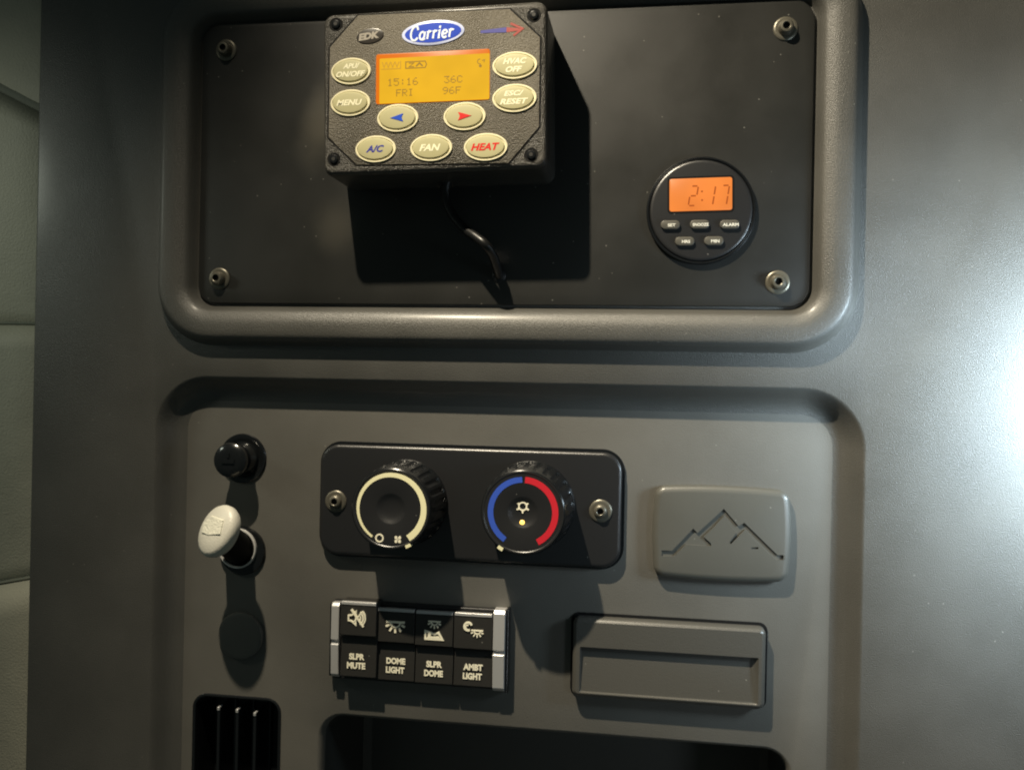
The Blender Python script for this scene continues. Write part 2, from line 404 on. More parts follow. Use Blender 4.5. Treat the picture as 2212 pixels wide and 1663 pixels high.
# ------------------------------------------------------------------ heater / cooler controller box
H = 150
c0 = at(697, 200, H)[0]; c1 = at(1181, 200, H)[0]
zt = at(940, 15, H)[1]; zb = at(940, 371, H)[1]
cx, cz, cw, ch = (c0 + c1) / 2, (zt + zb) / 2, c1 - c0, zt - zb
RC = math.radians(1.15)
t = thing('display_controller', 'black box with amber display, oval cream buttons and a blue oval badge reading Carrier', 'controller', (cx, cz, 0), RC)
def L(zx, zy):
    """point on the controller's face, from its position in the enlarged photograph"""
    x, z = at(672.4 + .248 * zx, .248 * zy, H); dx, dz = x - cx, z - cz
    return dx * math.cos(RC) + dz * math.sin(RC), -dx * math.sin(RC) + dz * math.cos(RC)
kx, kz = kk(940, 190, H); kx *= .248; kz *= .248
bm = NB()
prof(bm, 0, 0, cw, ch, 22, [(0, 0), (0, H - 14), (-1.4, H - 8), (-4.5, H - 3.2), (-9, H - 1.0), (-13, H - .6)], n=8)
obj('housing', bm, 'housing', t)
octz = [(400, 128), (1738, 72), (2006, 322), (1998, 1112), (1728, 1432), (385, 1448), (138, 1205), (150, 412)]
o8 = [L(*p) for p in octz]
def inset(pts, d):
    sx = sum(p[0] for p in pts) / len(pts); sz = sum(p[1] for p in pts) / len(pts)
    return [(x + (sx - x) * d, z + (sz - z) * d) for x, z in pts]
bm = NB(); prism(bm, o8, H - .7, H - .1); obj('face_gasket', bm, 'dark', t)
bm = NB(); a8 = inset(o8, .016)
loft(bm, [ring(a8, H - .5), ring(a8, H + 1), ring(inset(a8, .004), H + 1.5)]); obj('face_plate', bm, 'face', t)
FH = H + 1.5
SC3 = None
bm = NB(); lathe(bm, 0, 0, [(14.5, 0), (13.5, .8), (11, .4)], n=32, cap1=True); finish(bm); mw = bpy.data.meshes.new('washer'); bm.to_mesh(mw); mw.materials.append(M['dark']); bm.free()
bm = NB(); lathe(bm, 0, 0, [(9.5, .5), (9.5, 2), (8, 4), (5, 4.6)], n=32, cap1=True); finish(bm); mh = bpy.data.meshes.new('screw'); bm.to_mesh(mh); mh.materials.append(M['gloss']); bm.free()
bm = NB(); lathe(bm, 0, 0, [(4.2, 4.5), (4.2, 5)], n=6, cap1=True); finish(bm); ms = bpy.data.meshes.new('hex_socket'); bm.to_mesh(ms); ms.materials.append(M['screwhex']); bm.free()
for p in ((215, 215), (1940, 135), (197, 1388), (1915, 1350)):
    x, z = L(*p); s = obj('screw', mh, None, t, (x, z, H - .6)); obj('countersink', mw, None, s); obj('hex_socket', ms, None, s)
def oval(name, zx, zy, rx, ry, texts):
    x, z = L(zx, zy); a, b = rx * kx, ry * kz
    bm = NB(); loft(bm, [ring(ell(0, 0, a, b), 0), ring(ell(0, 0, a, b), 2), ring(ell(0, 0, a - 1, b - 1), 3), ring(ell(0, 0, a - 3.4, b - 3.4), 3), ring(ell(0, 0, a - 4.2, b - 4.2), 1.4)], cap1=True)
    o = obj(name, bm, 'rim', t, (x, z, FH))
    bm = NB(); a2, b2 = a - 5.6, b - 5.2
    loft(bm, [ring(ell(-.6, .5, a2, b2), 1.0), ring(ell(-.6, .5, a2, b2), 3.2), ring(ell(-.6, .5, a2 - 1.5, b2 - 1.5), 4.6), ring(ell(-.6, .5, a2 - 7, b2 - 6), 5.2)])
    obj('button_pad', bm, 'pad', o)
    for (s, ox, oy, w_, h_, mm) in texts:
        text('lettering', s, ox * kx, -oy * kz, w_ * kx, h_ * kz, 5.5, mm, o, bold=.035, shear=.30)
    return o
oval('button', 350, 628, 178, 118, [('APU/', 8, -42, 150, 46, 'cream'), ('ON/OFF', 2, 28, 260, 50, 'cream')])
oval('button', 345, 903, 178, 118, [('MENU', -5, 0, 230, 52, 'cream')])
oval('button', 565, 1305, 180, 118, [('A/C', -2, 0, 160, 62, 'blueink')])
oval('button', 1048, 1293, 183, 118, [('FAN', -8, 0, 185, 60, 'cream')])
oval('button', 1522, 1287, 187, 120, [('HEAT', -2, 0, 245, 62, 'red')])
oval('button', 1775, 577, 190, 118, [('HVAC', 2, -34, 200, 50, 'cream'), ('OFF', -5, 36, 140, 50, 'cream')])
oval('button', 1772, 862, 188, 122, [('ESC/', -3, -40, 170, 46, 'cream'), ('RESET', -2, 30, 240, 50, 'cream')])
for (zx, zy, sgn, mm) in ((757, 1035, -1, 'blue'), (1338, 1020, 1, 'red')):
    o = oval('button', zx, zy, 182, 122, [])
    bm = NB(); a = 62 * kx * sgn
    pts = [(-.85 * a, 36 * kz), (a, 0), (-.85 * a, -36 * kz), (-.6 * a, 0)]
    prism(bm, pts, 5.2, 5.9); obj('arrow', bm, mm, o)
# Carrier oval
x, z = L(1063, 292); a, b = 272 * kx, 108 * kz
bm = NB(); loft(bm, [ring(ell(0, 0, a, b, 64), 0), ring(ell(0, 0, a, b, 64), 1.2), ring(ell(0, 0, a - 1, b - 1, 64), 1.8)]); lo = obj('logo_badge', bm, 'logo_rim', t, (x, z, FH), rot=.035)
bm = NB(); prism(bm, ell(0, 0, a - 6.5, b - 5.6, 64), 1.8, 2.2); obj('badge_field', bm, 'logo_blue', lo)
bm = NB()
def script(bm, lines, ox, sx, sy, sh, wd, h):
    for k, ln in enumerate(lines):
        pts = [((ox + X + sh * Y) * sx, Y * sy) for X, Y in ln]
        stroke(bm, pts, wd, 2.2, h + .06 * (k % 5))
def carc(cx_, cy_, r, a0, a1, ry=None): return arc(cx_, cy_, r, a0, a1, 12, ry)
w0 = [
 (0.0, [carc(.42, .50, .40, 55, 322, .52), [(.62, .93), (.70, .72)]]),                              # C
 (.92, [carc(.25, .28, .24, 60, 400, .28), [(.50, .56), (.46, .02), (.58, .06)]]),                   # a
 (1.62, [[(.0, .50), (.12, .54), (.10, .0)], carc(.32, .30, .22, 165, 60, .25)]),                    # r
 (2.18, [[(.0, .50), (.12, .54), (.10, .0)], carc(.32, .30, .22, 165, 60, .25)]),                    # r
 (2.74, [[(.0, .50), (.12, .54), (.10, .04), (.22, .04)], [(.10, .72), (.13, .90)]]),                # i
 (3.14, [carc(.26, .28, .24, 350, 30, .27)[::-1] if False else [(.04, .27), (.46, .30)], carc(.26, .28, .24, 8, 322, .28)]),  # e
 (3.78, [[(.0, .50), (.12, .54), (.10, .0)], carc(.32, .30, .22, 165, 50, .25)]),                    # r
]
lines = []
for ox, ls in w0:
    for ln in ls: lines.append([(X + ox, Y) for X, Y in ln])
sxx = 396 * kx / 4.5; syy = 118 * kz
bm = NB()
for k, ln in enumerate(lines):
    pts = [((X - 2.30 + .22 * Y) * sxx, (Y - .45) * syy) for X, Y in ln]
    stroke(bm, pts, 4.1, 2.1, 2.7 + .05 * (k % 6))
obj('logo_lettering', bm, 'logo_white', lo, angle=80)
# dark badge and arrow
x, z = L(515, 320)
bm = NB(); loft(bm, [ring(ell(0, 0, 122 * kx, 66 * kz), 0), ring(ell(0, 0, 120 * kx, 64 * kz), 1.5), ring(ell(0, 0, 112 * kx, 56 * kz), 2)])
o = obj('name_badge', bm, 'badge', t, (x, z, FH), rot=.10)
text('lettering', 'EDK', -2, 0, 190 * kx, 62 * kz, 2.4, 'badge_text', o, bold=.06, shear=.2)
x, z = L(1660, 270)
bm = NB(); pts = [(-180 * kx, 9 * kz), (40 * kx, 24 * kz), (40 * kx, -20 * kz), (-180 * kx, -14 * kz)]; prism(bm, pts, 0, .5)
o = obj('airflow_arrow', bm, 'arrow_blue', t, (x, z, FH))
bm = NB(); prism(bm, [(40.6 * kx, 24 * kz), (150 * kx, 8 * kz), (150 * kx, -10 * kz), (40.6 * kx, -20 * kz)], 0, .5)
stroke(bm, [(75 * kx, 55 * kz), (175 * kx, 4 * kz), (100 * kx, -52 * kz)], 4.5, 0, .8)
obj('arrow_head', bm, 'arrow_red', o)
# amber screen
p0 = L(565, 470); p1 = L(1556, 440); p2 = L(1556, 880); p3 = L(568, 905)
x0 = (p0[0] + p3[0]) / 2; x1 = (p1[0] + p2[0]) / 2; z1 = (p0[1] + p1[1]) / 2; z0 = (p2[1] + p3[1]) / 2
sxm, szm = (x0 + x1) / 2, (z0 + z1) / 2
bm = NB(); prof(bm, 0, 0, x1 - x0, z1 - z0, 5, [(0, 0), (0, .6), (-.8, 1.0)], n=4)
scr = obj('screen', bm, 'lcd_edge', t, (sxm, szm, FH), rot=-.006)
bm = NB(); prof(bm, 3.5, -4.5, x1 - x0 - 8, z1 - z0 - 10, 2, [(0, .5), (0, 1.3)], n=3)
obj('lit_field', bm, 'lcd', scr)
GL = {'1': '00100 01100 00100 00100 00100 00100 01110', '5': '11111 10000 11110 00001 00001 10001 01110', ':': '00000 00100 00100 00000 00100 00100 00000',
 '6': '00110 01000 10000 11110 10001 10001 01110', 'F': '11111 10000 10000 11110 10000 10000 10000', 'R': '11110 10001 10001 11110 10100 10010 10001',
 'I': '01110 00100 00100 00100 00100 00100 01110', '3': '11111 00010 00100 00010 00001 10001 01110', 'C': '01110 10001 10000 10000 10000 10001 01110',
 '9': '01110 10001 10001 01111 00001 00010 01100'}
def dots(bm, s, cx_, cz_, w_, h_, h):
    cols = len(s) * 6 - 1; pw = w_ / cols; ph = h_ / 7
    for k, chh in enumerate(s):
        for r_, row in enumerate(GL[chh].split()):
            for c_, bit in enumerate(row):
                if bit == '1':
                    X = cx_ - w_ / 2 + (k * 6 + c_) * pw; Z = cz_ + h_ / 2 - r_ * ph
                    v = [bm.verts.new(P(*q_)) for q_ in ((X, Z - ph * .94, h), (X + pw * .96, Z - ph * .94, h), (X + pw * .96, Z, h), (X, Z, h))]
                    bm.faces.new(v)
bm = NB()
def LS(zx, zy):
    a, b = L(zx, zy); return a - sxm, b - szm
for s, zx, zy, w_, h_ in (('15:16', 800, 722, 268, 66), ('FRI', 818, 815, 150, 62), ('36C', 1240, 697, 158, 62), ('96F', 1228, 793, 158, 62)):
    a, b = LS(zx, zy); dots(bm, s, a, b, w_ * kx, h_ * kz, 1.7)
o = obj('screen_digits', bm, 'lcd_ink', scr)
bm = NB()
a, b = LS(915, 572); 
stroke(bm, [(a - 90 * kx, b + 28 * kz), (a + 80 * kx, b + 28 * kz), (a + 92 * kx, b), (a + 80 * kx, b - 28 * kz), (a - 90 * kx, b - 28 * kz)], 2, 1.3, 1.70, closed=True)
stroke(bm, [(a - 62 * kx, b + 16 * kz), (a - 20 * kx, b + 16 * kz), (a - 60 * kx, b - 16 * kz), (a - 16 * kx, b - 16 * kz)], 2.2, 1.3, 1.72)
stroke(bm, [(a + 0 * kx, b - 14 * kz), (a + 30 * kx, b + 14 * kz), (a + 58 * kx, b - 14 * kz)], 3, 1.3, 1.74)
a, b = LS(1483, 548)
stroke(bm, carc(a - 12 * kx, b + 2, 5, 80, 290), 1.6, 1.3, 1.7); stroke(bm, [(a + 6 * kx, b + 16 * kz), (a + 28 * kx, b + 22 * kz), (a + 22 * kx, b)], 1.5, 1.3, 1.75)
prism(bm, ell(a - 8 * kx, b - 30 * kz, 3, 3, 12), 1.3, 1.7)
tag(obj('screen_icon', bm, 'lcd_ink', scr, angle=80), kind='stuff')
bm = NB(); a, b = LS(690, 575)
for k, d in enumerate((-70, -32, 6, 44)):
    stroke(bm, [(a + d * kx, b + 26 * kz), (a + (d + 16) * kx, b - 22 * kz), (a + (d + 34) * kx, b + 24 * kz)], 2, 1.3, 1.7 + .05 * k)
stroke(bm, [(a - 78 * kx, b - 36 * kz), (a + 92 * kx, b - 36 * kz), (a + 92 * kx, b + 30 * kz)], 1.8, 1.3, 1.65)
tag(obj('screen_icon', bm, 'lcd_faint', scr, angle=80), kind='stuff')

# ------------------------------------------------------------------ cable below the controller
def tube(bm, pts, r, n=12):
    pts = [Vector(p) for p in pts]; fine = []
    for i in range(len(pts) - 1):                              # Catmull-Rom
        p0, p1, p2, p3 = pts[max(i - 1, 0)], pts[i], pts[i + 1], pts[min(i + 2, len(pts) - 1)]
        for k in range(8):
            t_ = k / 8
            fine.append(.5 * ((2 * p1) + (-p0 + p2) * t_ + (2 * p0 - 5 * p1 + 4 * p2 - p3) * t_ ** 2 + (-p0 + 3 * p1 - 3 * p2 + p3) * t_ ** 3))
    fine.append(pts[-1]); rings = []
    ref = Vector((.3, .2, 1)).normalized()
    for i, p in enumerate(fine):
        d = (fine[min(i + 1, len(fine) - 1)] - fine[max(i - 1, 0)]).normalized()
        a = d.cross(ref).normalized(); b = d.cross(a)
        rings.append([tuple(p + (a * math.cos(2 * math.pi * j / n) + b * math.sin(2 * math.pi * j / n)) * r) for j in range(n)])
    loft(bm, rings, True, True)
cp = []
for (X, Y, h) in ((968, 375, 50), (962, 420, 42), (976, 462, 44), (1003, 494, 56), (1028, 512, 74), (1050, 530, 80), (1066, 556, 46), (1078, 596, 0)):
    x, z = at(X, Y, h); cp.append((x, z, h))
o0 = cp[-1]
bm = NB(); tube(bm, [(a - o0[0], b - o0[1], c) for a, b, c in cp], 10)
cab = thing('cable', 'thin black cable looping out below the amber display box into the black panel', 'cable', (o0[0], o0[1], 0))
obj('cord', bm, 'cable', cab, angle=60)
bm = NB(); lathe(bm, 0, 0, [(15, 0), (15, 2), (12, 4), (8, 5)], n=32); obj('grommet', bm, 'black', cab)

# ------------------------------------------------------------------ round clock
cx, cz = at(1514, 455, 8); kx, kz = kk(1514, 455, 8)
t = thing('round_clock', 'round black clock with orange display reading 2:17 and five small buttons', 'clock', (cx, cz, 0))
bm = NB(); lathe(bm, 0, 0, [(119 * kx, 0), (119 * kx, 7), (117.5 * kx, 9.5), (115 * kx, 10), (112 * kx, 7), (111 * kx, 6)], n=96, cap1=False); obj('bezel', bm, 'gloss', t)
bm = NB(); lathe(bm, 0, 0, [(111.5 * kx, 5), (110 * kx, 10), (108 * kx, 11.2), (104 * kx, 11.6)], n=96); obj('clock_face', bm, 'blacksat', t)
def CL(zx, zy):
    x, z = at(1327.2 + .1915 * zx, 300.8 + .1915 * zy, 12); return x - cx, z - cz
p0 = CL(625, 445); p1 = CL(1325, 805); a = ((p0[0] + p1[0]) / 2, (p0[1] + p1[1]) / 2)
sw, sh = p1[0] - p0[0], p0[1] - p1[1]
bm = NB(); prof(bm, 0, 0, sw + 8, sh + 8, 7, [(0, 0), (0, .5)], n=5); fr = obj('display_surround', bm, 'dark', t, (a[0], a[1], 11.6), rot=.02)
bm = NB(); prof(bm, 0, 0, sw, sh, 5, [(0, .3), (0, 1.0), (-.5, 1.3)], n=5); scr = obj('display', bm, 'clcd', fr)
bm = NB()
SEG = {'2': 'abged', '1': 'bc', '7': 'abc'}
def seg7(bm, chh, cx_, cz_, w_, h_, h, th=3.3):
    sl = .16; hx, hz = w_ / 2, h_ / 2; g = 2.0
    def q(x, z): return (cx_ + x + sl * z, cz_ + z)
    E = {'a': [(-hx + g, hz), (hx - g, hz)], 'g': [(-hx + g, 0), (hx - g, 0)], 'd': [(-hx + g, -hz), (hx - g, -hz)],
         'b': [(hx, hz - g), (hx, g)], 'c': [(hx, -g), (hx, -hz + g)], 'f': [(-hx, hz - g), (-hx, g)], 'e': [(-hx, -g), (-hx, -hz + g)]}
    for s_ in SEG[chh]: stroke(bm, [q(*p) for p in E[s_]], th, 1.2, h)
for chh, zx in (('2', 890), ('1', 1085), ('7', 1240)):
    x, z = CL(zx, 640); seg7(bm, chh, x - a[0], z - a[1], 15 * kx, 42 * kz, 1.7)
for zy in (592, 690):
    x, z = CL(988, zy); prism(bm, ell(x - a[0], z - a[1], 2.2, 2.2, 10), 1.2, 1.7)
dg_ = obj('display_digits', bm, 'clcd_ink', t, (a[0], a[1], 11.6), rot=.02)
bm = NB(); prof(bm, 0, 0, 42 * kx, 19 * kz, 9, [(0, 0), (0, 5), (-1, 6.6), (-3, 7.2)], n=8); finish(bm); mb = bpy.data.meshes.new('button'); bm.to_mesh(mb); mb.materials.append(M['btn']); bm.free()
for s, zx, zy, w_ in (('SET', 630, 970, 17), ('SNOOZE', 960, 965, 34), ('ALARM', 1298, 965, 34), ('HRS', 792, 1155, 18), ('MIN', 1120, 1150, 18)):
    x, z = CL(zx, zy); o = obj('button', mb, None, t, (x, z, 11.4))
    text('lettering', s, (3 if w_ < 30 else 2) * kx, -1 * kz, w_ * kx, 6.6 * kz, 7.5, 'white', o, bold=.03)

# ------------------------------------------------------------------ climate control panel with two dials
PH = RD + 24
cx, cz, cw, ch = R(691, 969, 1342, 1212, PH)
t = thing('climate_control_panel', 'black control plate with two ribbed dials, cream scale left, blue and red scale right', 'control panel', (cx, cz, RD))
bm = NB(); prof(bm, 0, 0, cw, ch, 44, [(7, 0), (7, 5), (6, 6.5), (2, 6.5)], n=12); obj('surround', bm, 'gloss', t)
bm = NB(); prof(bm, 0, 0, cw, ch, 42, [(0, 0), (0, 19), (-.8, 20.8), (-2.8, 22.6), (-6, 23.8), (-9, 24)], n=12); obj('plate', bm, 'blacksat', t)
for (sx, sy, me) in ((724, 1083, SC2), (1297, 1104, SC2)):
    x, z = at(sx, sy, PH + 6); screw(t, (x - cx, z - cz, 24), me)
FHK = 96                                                      # dial face height above the wall plane
def dial(fx, fy, rpx):
    x, z = at(fx, fy, FHK); kf = kk(fx, fy, FHK); rf = rpx * (kf[0] + kf[1]) / 2
    hb, hf = 24.3, FHK - RD
    bm = NB(); n = 240; rings = []
    for (r, h, fl) in ((rf + 12, hb, 0), (rf + 12, hb + 6, 0), (rf + 10.5, hb + 9, .0), (rf + 9.5, hb + 12, 1), (rf + 7, hf - 34, 1), (rf + 5, hf - 20, 1), (rf + 3, hf - 14, .0), (rf + 2.6, hf - 6, 0), (rf + 1.6, hf - 1.8, 0), (rf - .8, hf, 0),
                       (rf - 5, hf), (rf - 7, hf - 1.5), (36, hf - 1.5), (33, hf - 2.2), (27, hf - 5), (18, hf - 7.2), (8, hf - 8)) if False else \
                      ((rf + 12, hb, 0), (rf + 12, hb + 6, 0), (rf + 10.5, hb + 9, .0), (rf + 9.5, hb + 12, 1), (rf + 7, hf - 34, 1), (rf + 5, hf - 20, 1), (rf + 3, hf - 14, .0), (rf + 2.6, hf - 6, 0), (rf + 1.6, hf - 1.8, 0), (rf - .8, hf, 0)):
        row = []
        for i in range(n):
            a = 2 * math.pi * i / n; c = math.cos(26 * a)
            rr_ = r - fl * 3.4 * (max(0, -c) ** .5 if c < 0 else 0)
            row.append((rr_ * math.cos(a), rr_ * math.sin(a), h))
        rings.append(row)
    loft(bm, rings, cap1=False)
    k = obj('dial', bm, 'gloss', t, (x - cx, z - cz, 0), angle=28)
    bm = NB(); lathe(bm, 0, 0, [(rf - .8, hf), (rf - 4, hf + .1), (rf - 5.5, hf - 1.2), (34, hf - 1.2), (31, hf - 2), (26, hf - 4.6), (17, hf - 7), (7, hf - 7.8)], n=96)
    obj('dial_face', bm, 'blacksat', k)
    return k, hf - 1.2, kf[0] * .32, kf[1] * .32, rf
k, hf, kx, kz, rf = dial(843.6, 1099, 85)
bm = NB(); stroke(bm, arc(0, 0, 222 * kx, 237, -57, 72), 9 * kx * 1.6, hf - .3, hf + .5, w1=44 * kx); obj('scale_ring', bm, 'ivory', k, angle=80)
bm = NB(); stroke(bm, arc(-72 * kx, -200 * kz, 24 * kx, 0, 360, 24)[:-1], 3.4, hf - .3, hf + .5, closed=True); obj('off_symbol', bm, 'symbol', k, angle=80)
bm = NB()
for sx_ in (-1, 1):
    for sz_ in (-1, 1): prism(bm, ell(52 * kx + sx_ * 3.9, -204 * kz + sz_ * 4.0, 3.3, 3.6, 12), hf - .3, hf + .5)
prism(bm, ell(52 * kx, -204 * kz, 1.8, 1.8, 8), hf - .2, hf + .4)
obj('fan_symbol', bm, 'symbol', k)
bm = NB(); a = math.radians(-62.5); c_, s_ = math.cos(a), math.sin(a)
stroke(bm, [((rf + 1.5) * c_ - 6 * s_ * -1 * -1, (rf + 1.5) * s_ + 6 * c_ * -1 * -1), ((rf + 1.5) * c_ + 6 * s_, (rf + 1.5) * s_ - 6 * c_)], 7, hf - 12, hf + 1.6); obj('pointer', bm, 'ivory', k)
k, hf, kx, kz, rf = dial(1129, 1107, 90)
bm = NB(); stroke(bm, arc(0, 0, 219 * kx, 92, 238, 40), 38 * kx, hf - .3, hf + .5); obj('cold_scale', bm, 'kblue', k, angle=80)
bm = NB(); stroke(bm, arc(0, 0, 219 * kx, 87, -62, 40), 42 * kx, hf - .3, hf + .5); obj('hot_scale', bm, 'kred', k, angle=80)
hd = hf - 5.6
bm = NB()
sc_ = (-3 * kx, 40 * kz)
stroke(bm, arc(sc_[0], sc_[1], 8.2, 0, 360, 18)[:-1], 3.0, hd - 3, hd + 1.0, closed=True)
for i in range(6):
    a = math.radians(30 + 60 * i + 0); stroke(bm, [(sc_[0] + 9.4 * math.cos(a), sc_[1] + 9.4 * math.sin(a)), (sc_[0] + 14.5 * math.cos(a), sc_[1] + 14.5 * math.sin(a))], 4.2, hd - 3, hd + 1.1, w1=3)
obj('snowflake_symbol', bm, 'symbol', k, angle=80)
bm = NB(); lathe(bm, -5 * kx, -74 * kz, [(6.5, hd - 4), (6.5, hd), (5, hd + 1.6), (2.5, hd + 2.3)], n=24); obj('indicator_light', bm, 'led', k)
bm = NB(); a = math.radians(239); c_, s_ = math.cos(a), math.sin(a)
stroke(bm, [((rf + 1.5) * c_ - 6 * s_, (rf + 1.5) * s_ + 6 * c_), ((rf + 1.5) * c_ + 6 * s_, (rf + 1.5) * s_ - 6 * c_)], 7.5, hf - 12, hf + 1.6); obj('pointer', bm, 'ivory', k)

# ------------------------------------------------------------------ switch bank
SH = RD + 34
ccx, ccz = at(905, 1385, SH)
t = thing('switch_bank', 'row of four black rocker switches with white symbols between two silver trims', 'switch', (ccx, ccz, RD))
def XS(zx, zy, h=SH):
    x, z = at(681.3 + .2389 * zx, 1265.3 + .2389 * zy, h); return x - ccx, z - ccz
a = XS(120, 160); b = XS(1725, 990)
bm = NB(); box(bm, XS(135, 500)[0], XS(1725, 500)[0], XS(900, 905)[1], XS(900, 185)[1], -1, 18); obj('backing', bm, 'black', t, bevel=2)
def extr(bm, profile, x0, x1):
    loft(bm, [[(x0, z, h) for z, h in profile], [(x1, z, h) for z, h in profile]], True, True)
cols_ = [(226, 548, 150, 450, 540, 832, 'SLPR\nMUTE'), (556, 895, 208, 508, 590, 862, 'DOME\nLIGHT'), (903, 1243, 232, 540, 622, 890, 'SLPR\nDOME'), (1252, 1598, 250, 568, 650, 915, 'AMBT\nLIGHT')]
for i, (x0, x1, y0, y1, y2, y3, s) in enumerate(cols_):
    xm = (x0 + x1) / 2; X0 = XS(x0, 500)[0]; X1 = XS(x1, 500)[0]
    z = [XS(xm, y)[1] for y in (y0, y1, y2, y3)]
    up = 12 if i == 0 else 0
    if i == 0: z = [XS(xm, y, SH + 14)[1] for y in (y0, y1, y2, y3)]; X0 = XS(x0, 500, SH + 12)[0]; X1 = XS(x1, 500, SH + 12)[0]
    # upper and lower paddles of one rocker
    bm = NB(); extr(bm, [(z[3], 0), (z[3], 30 + up), (z[3] + 2, 32 + up), (z[2] - 2, 27 + up), (z[2] + 14, 26 + up), (z[1] - 1, 32 + up), (z[1] + 1, 38 + up), (z[0] - 7, 35 + up), (z[0], 30 + up), (z[0], 0)], X0, X1)
    sw_ = obj('rocker_switch', bm, 'switch', t, bevel=1.0)
    sw_['label'] = ['rocker switch with mute symbol marked SLPR MUTE', 'rocker switch with lamp symbol marked DOME LIGHT', 'rocker switch with lamp and bunk symbol marked SLPR DOME', 'rocker switch with moon and lamp symbol marked AMBT LIGHT'][i]
    bm = NB(); box(bm, X0 + 1, X1 - 1, z[0] - 6, z[0] + 1.2, 26 + up, 36.6 + up); obj('silver_edge', bm, 'silver', sw_, bevel=1.2)
    l1, l2 = s.split('\n'); zt_ = z[2] - 14; 
    xc = (X0 + X1) / 2 + (-4 if i == 0 else 0)
    bm = NB(); zc = (z[2] + z[3]) / 2 - (0 if i == 0 else -1)
    slope = -math.atan2((SH - 4), 9e9)
    text_bm(bm, l1, xc + 1, zc + 10.5, 44 if i in (1, 3) else 36, 14.5, 32.4 + up, bold=.055)
    text_bm(bm, l2, xc, zc - 9.5, 43, 15, 33 + up, bold=.055)
    obj('lettering', bm, 'symbol', sw_)
    # symbols
    bm = NB(); hz = 39.2 + up; zc = (z[0] + z[1]) / 2
    def lampsym(bm, X, Z, k, n=5):
        stroke(bm, [(X - 20 * k, Z), (X + 20 * k, Z)], 4.2 * k, 34, hz)
        stroke(bm, arc(X, Z - .5, 10.5 * k, 185, 355, 12), 3.6 * k, 34, hz + .08)
        for q_ in range(n):
            a = math.radians(205 + 130 * q_ / (n - 1)); stroke(bm, [(X + 14.5 * k * math.cos(a), Z + 14.5 * k * math.sin(a)), (X + 23 * k * math.cos(a), Z + 23 * k * math.sin(a))], 4.2 * k, 34, hz + .04)
    if i == 0:
        zc += 3
        stroke(bm, [(xc - 18, zc + 5), (xc - 11, zc + 6), (xc - 1, zc + 15), (xc - 1, zc - 15), (xc - 11, zc - 7), (xc - 18, zc - 6)], 3.6, 34, hz, closed=True)
        stroke(bm, arc(xc + 1, zc, 9, 60, -60, 10), 3.4, 34, hz + .05); stroke(bm, arc(xc + 1, zc, 15, 60, -60, 12), 3.8, 34, hz + .1); stroke(bm, arc(xc + 1, zc, 20, 52, -52, 12), 3.2, 34, hz + .15)
        stroke(bm, [(xc - 12, zc + 19), (xc + 17, zc - 19)], 4.4, 34, hz + .4); stroke(bm, [(xc + 13, zc + 14), (xc - 6, zc - 9)], 3.2, 34, hz + .3)
    elif i == 1: lampsym(bm, xc, zc + 9, 1.05)
    elif i == 2:
        lampsym(bm, xc + 1, zc + 17, .70)
        stroke(bm, [(xc - 19, zc - 22), (xc - 19, zc - 5), (xc - 8, zc - 8), (xc + 2, zc - 11), (xc + 11, zc - 7), (xc + 20, zc - 22)], 4.4, 34, hz + .02, closed=True)
        prism(bm, ell(xc - 10, zc - 13, 4, 3.6, 12), 34, hz + .12)
        prism(bm, [(xc - 16, zc - 20.5), (xc + 15, zc - 20.5), (xc + 11, zc - 15), (xc - 14, zc - 16.5)], 34, hz + .2)
    else:
        stroke(bm, arc(xc - 11, zc + 11, 8.5, 20, 300, 16), 4.2, 34, hz); stroke(bm, arc(xc - 12, zc + 9.5, 4.5, 60, 250, 10), 3.0, 34, hz + .1)
        lampsym(bm, xc + 10, zc + 3, .66, 5)
    obj('symbol', bm, 'symbol', sw_, angle=80)
for (x0, x1, y0, y1, ym, lab) in ((140, 212, 150, 830, 500, 'left'), (1605, 1712, 222, 962, 600, 'right')):
    X0, X1 = XS(x0, 500)[0], XS(x1, 500)[0]; zz = [XS((x0 + x1) / 2, y)[1] for y in (y0, ym - 8, ym + 25, y1)]
    bm = NB(); extr(bm, [(zz[3], 8), (zz[3], 25), (zz[3] + 8, 33), (zz[2], 37), (zz[2] + 4, 30), (zz[1], 30), (zz[1] + 2, 37), (zz[0] - 8, 36), (zz[0], 30), (zz[0], 0)], X0, X1)
    obj('silver_trim', bm, 'silver', t, bevel=3)
X1, X2 = XS(1716, 500)[0], XS(1745, 500)[0]
bm = NB(); box(bm, X1, X2, XS(1730, 985)[1], XS(1730, 212)[1], 0, 26); obj('end_cheek', bm, 'gloss', t, bevel=4)
X1, X2 = XS(108, 500)[0], XS(136, 500)[0]
bm = NB(); box(bm, X1, X2, XS(125, 830)[1], XS(125, 165)[1], 0, 22); obj('end_cheek', bm, 'gloss', t, bevel=4)

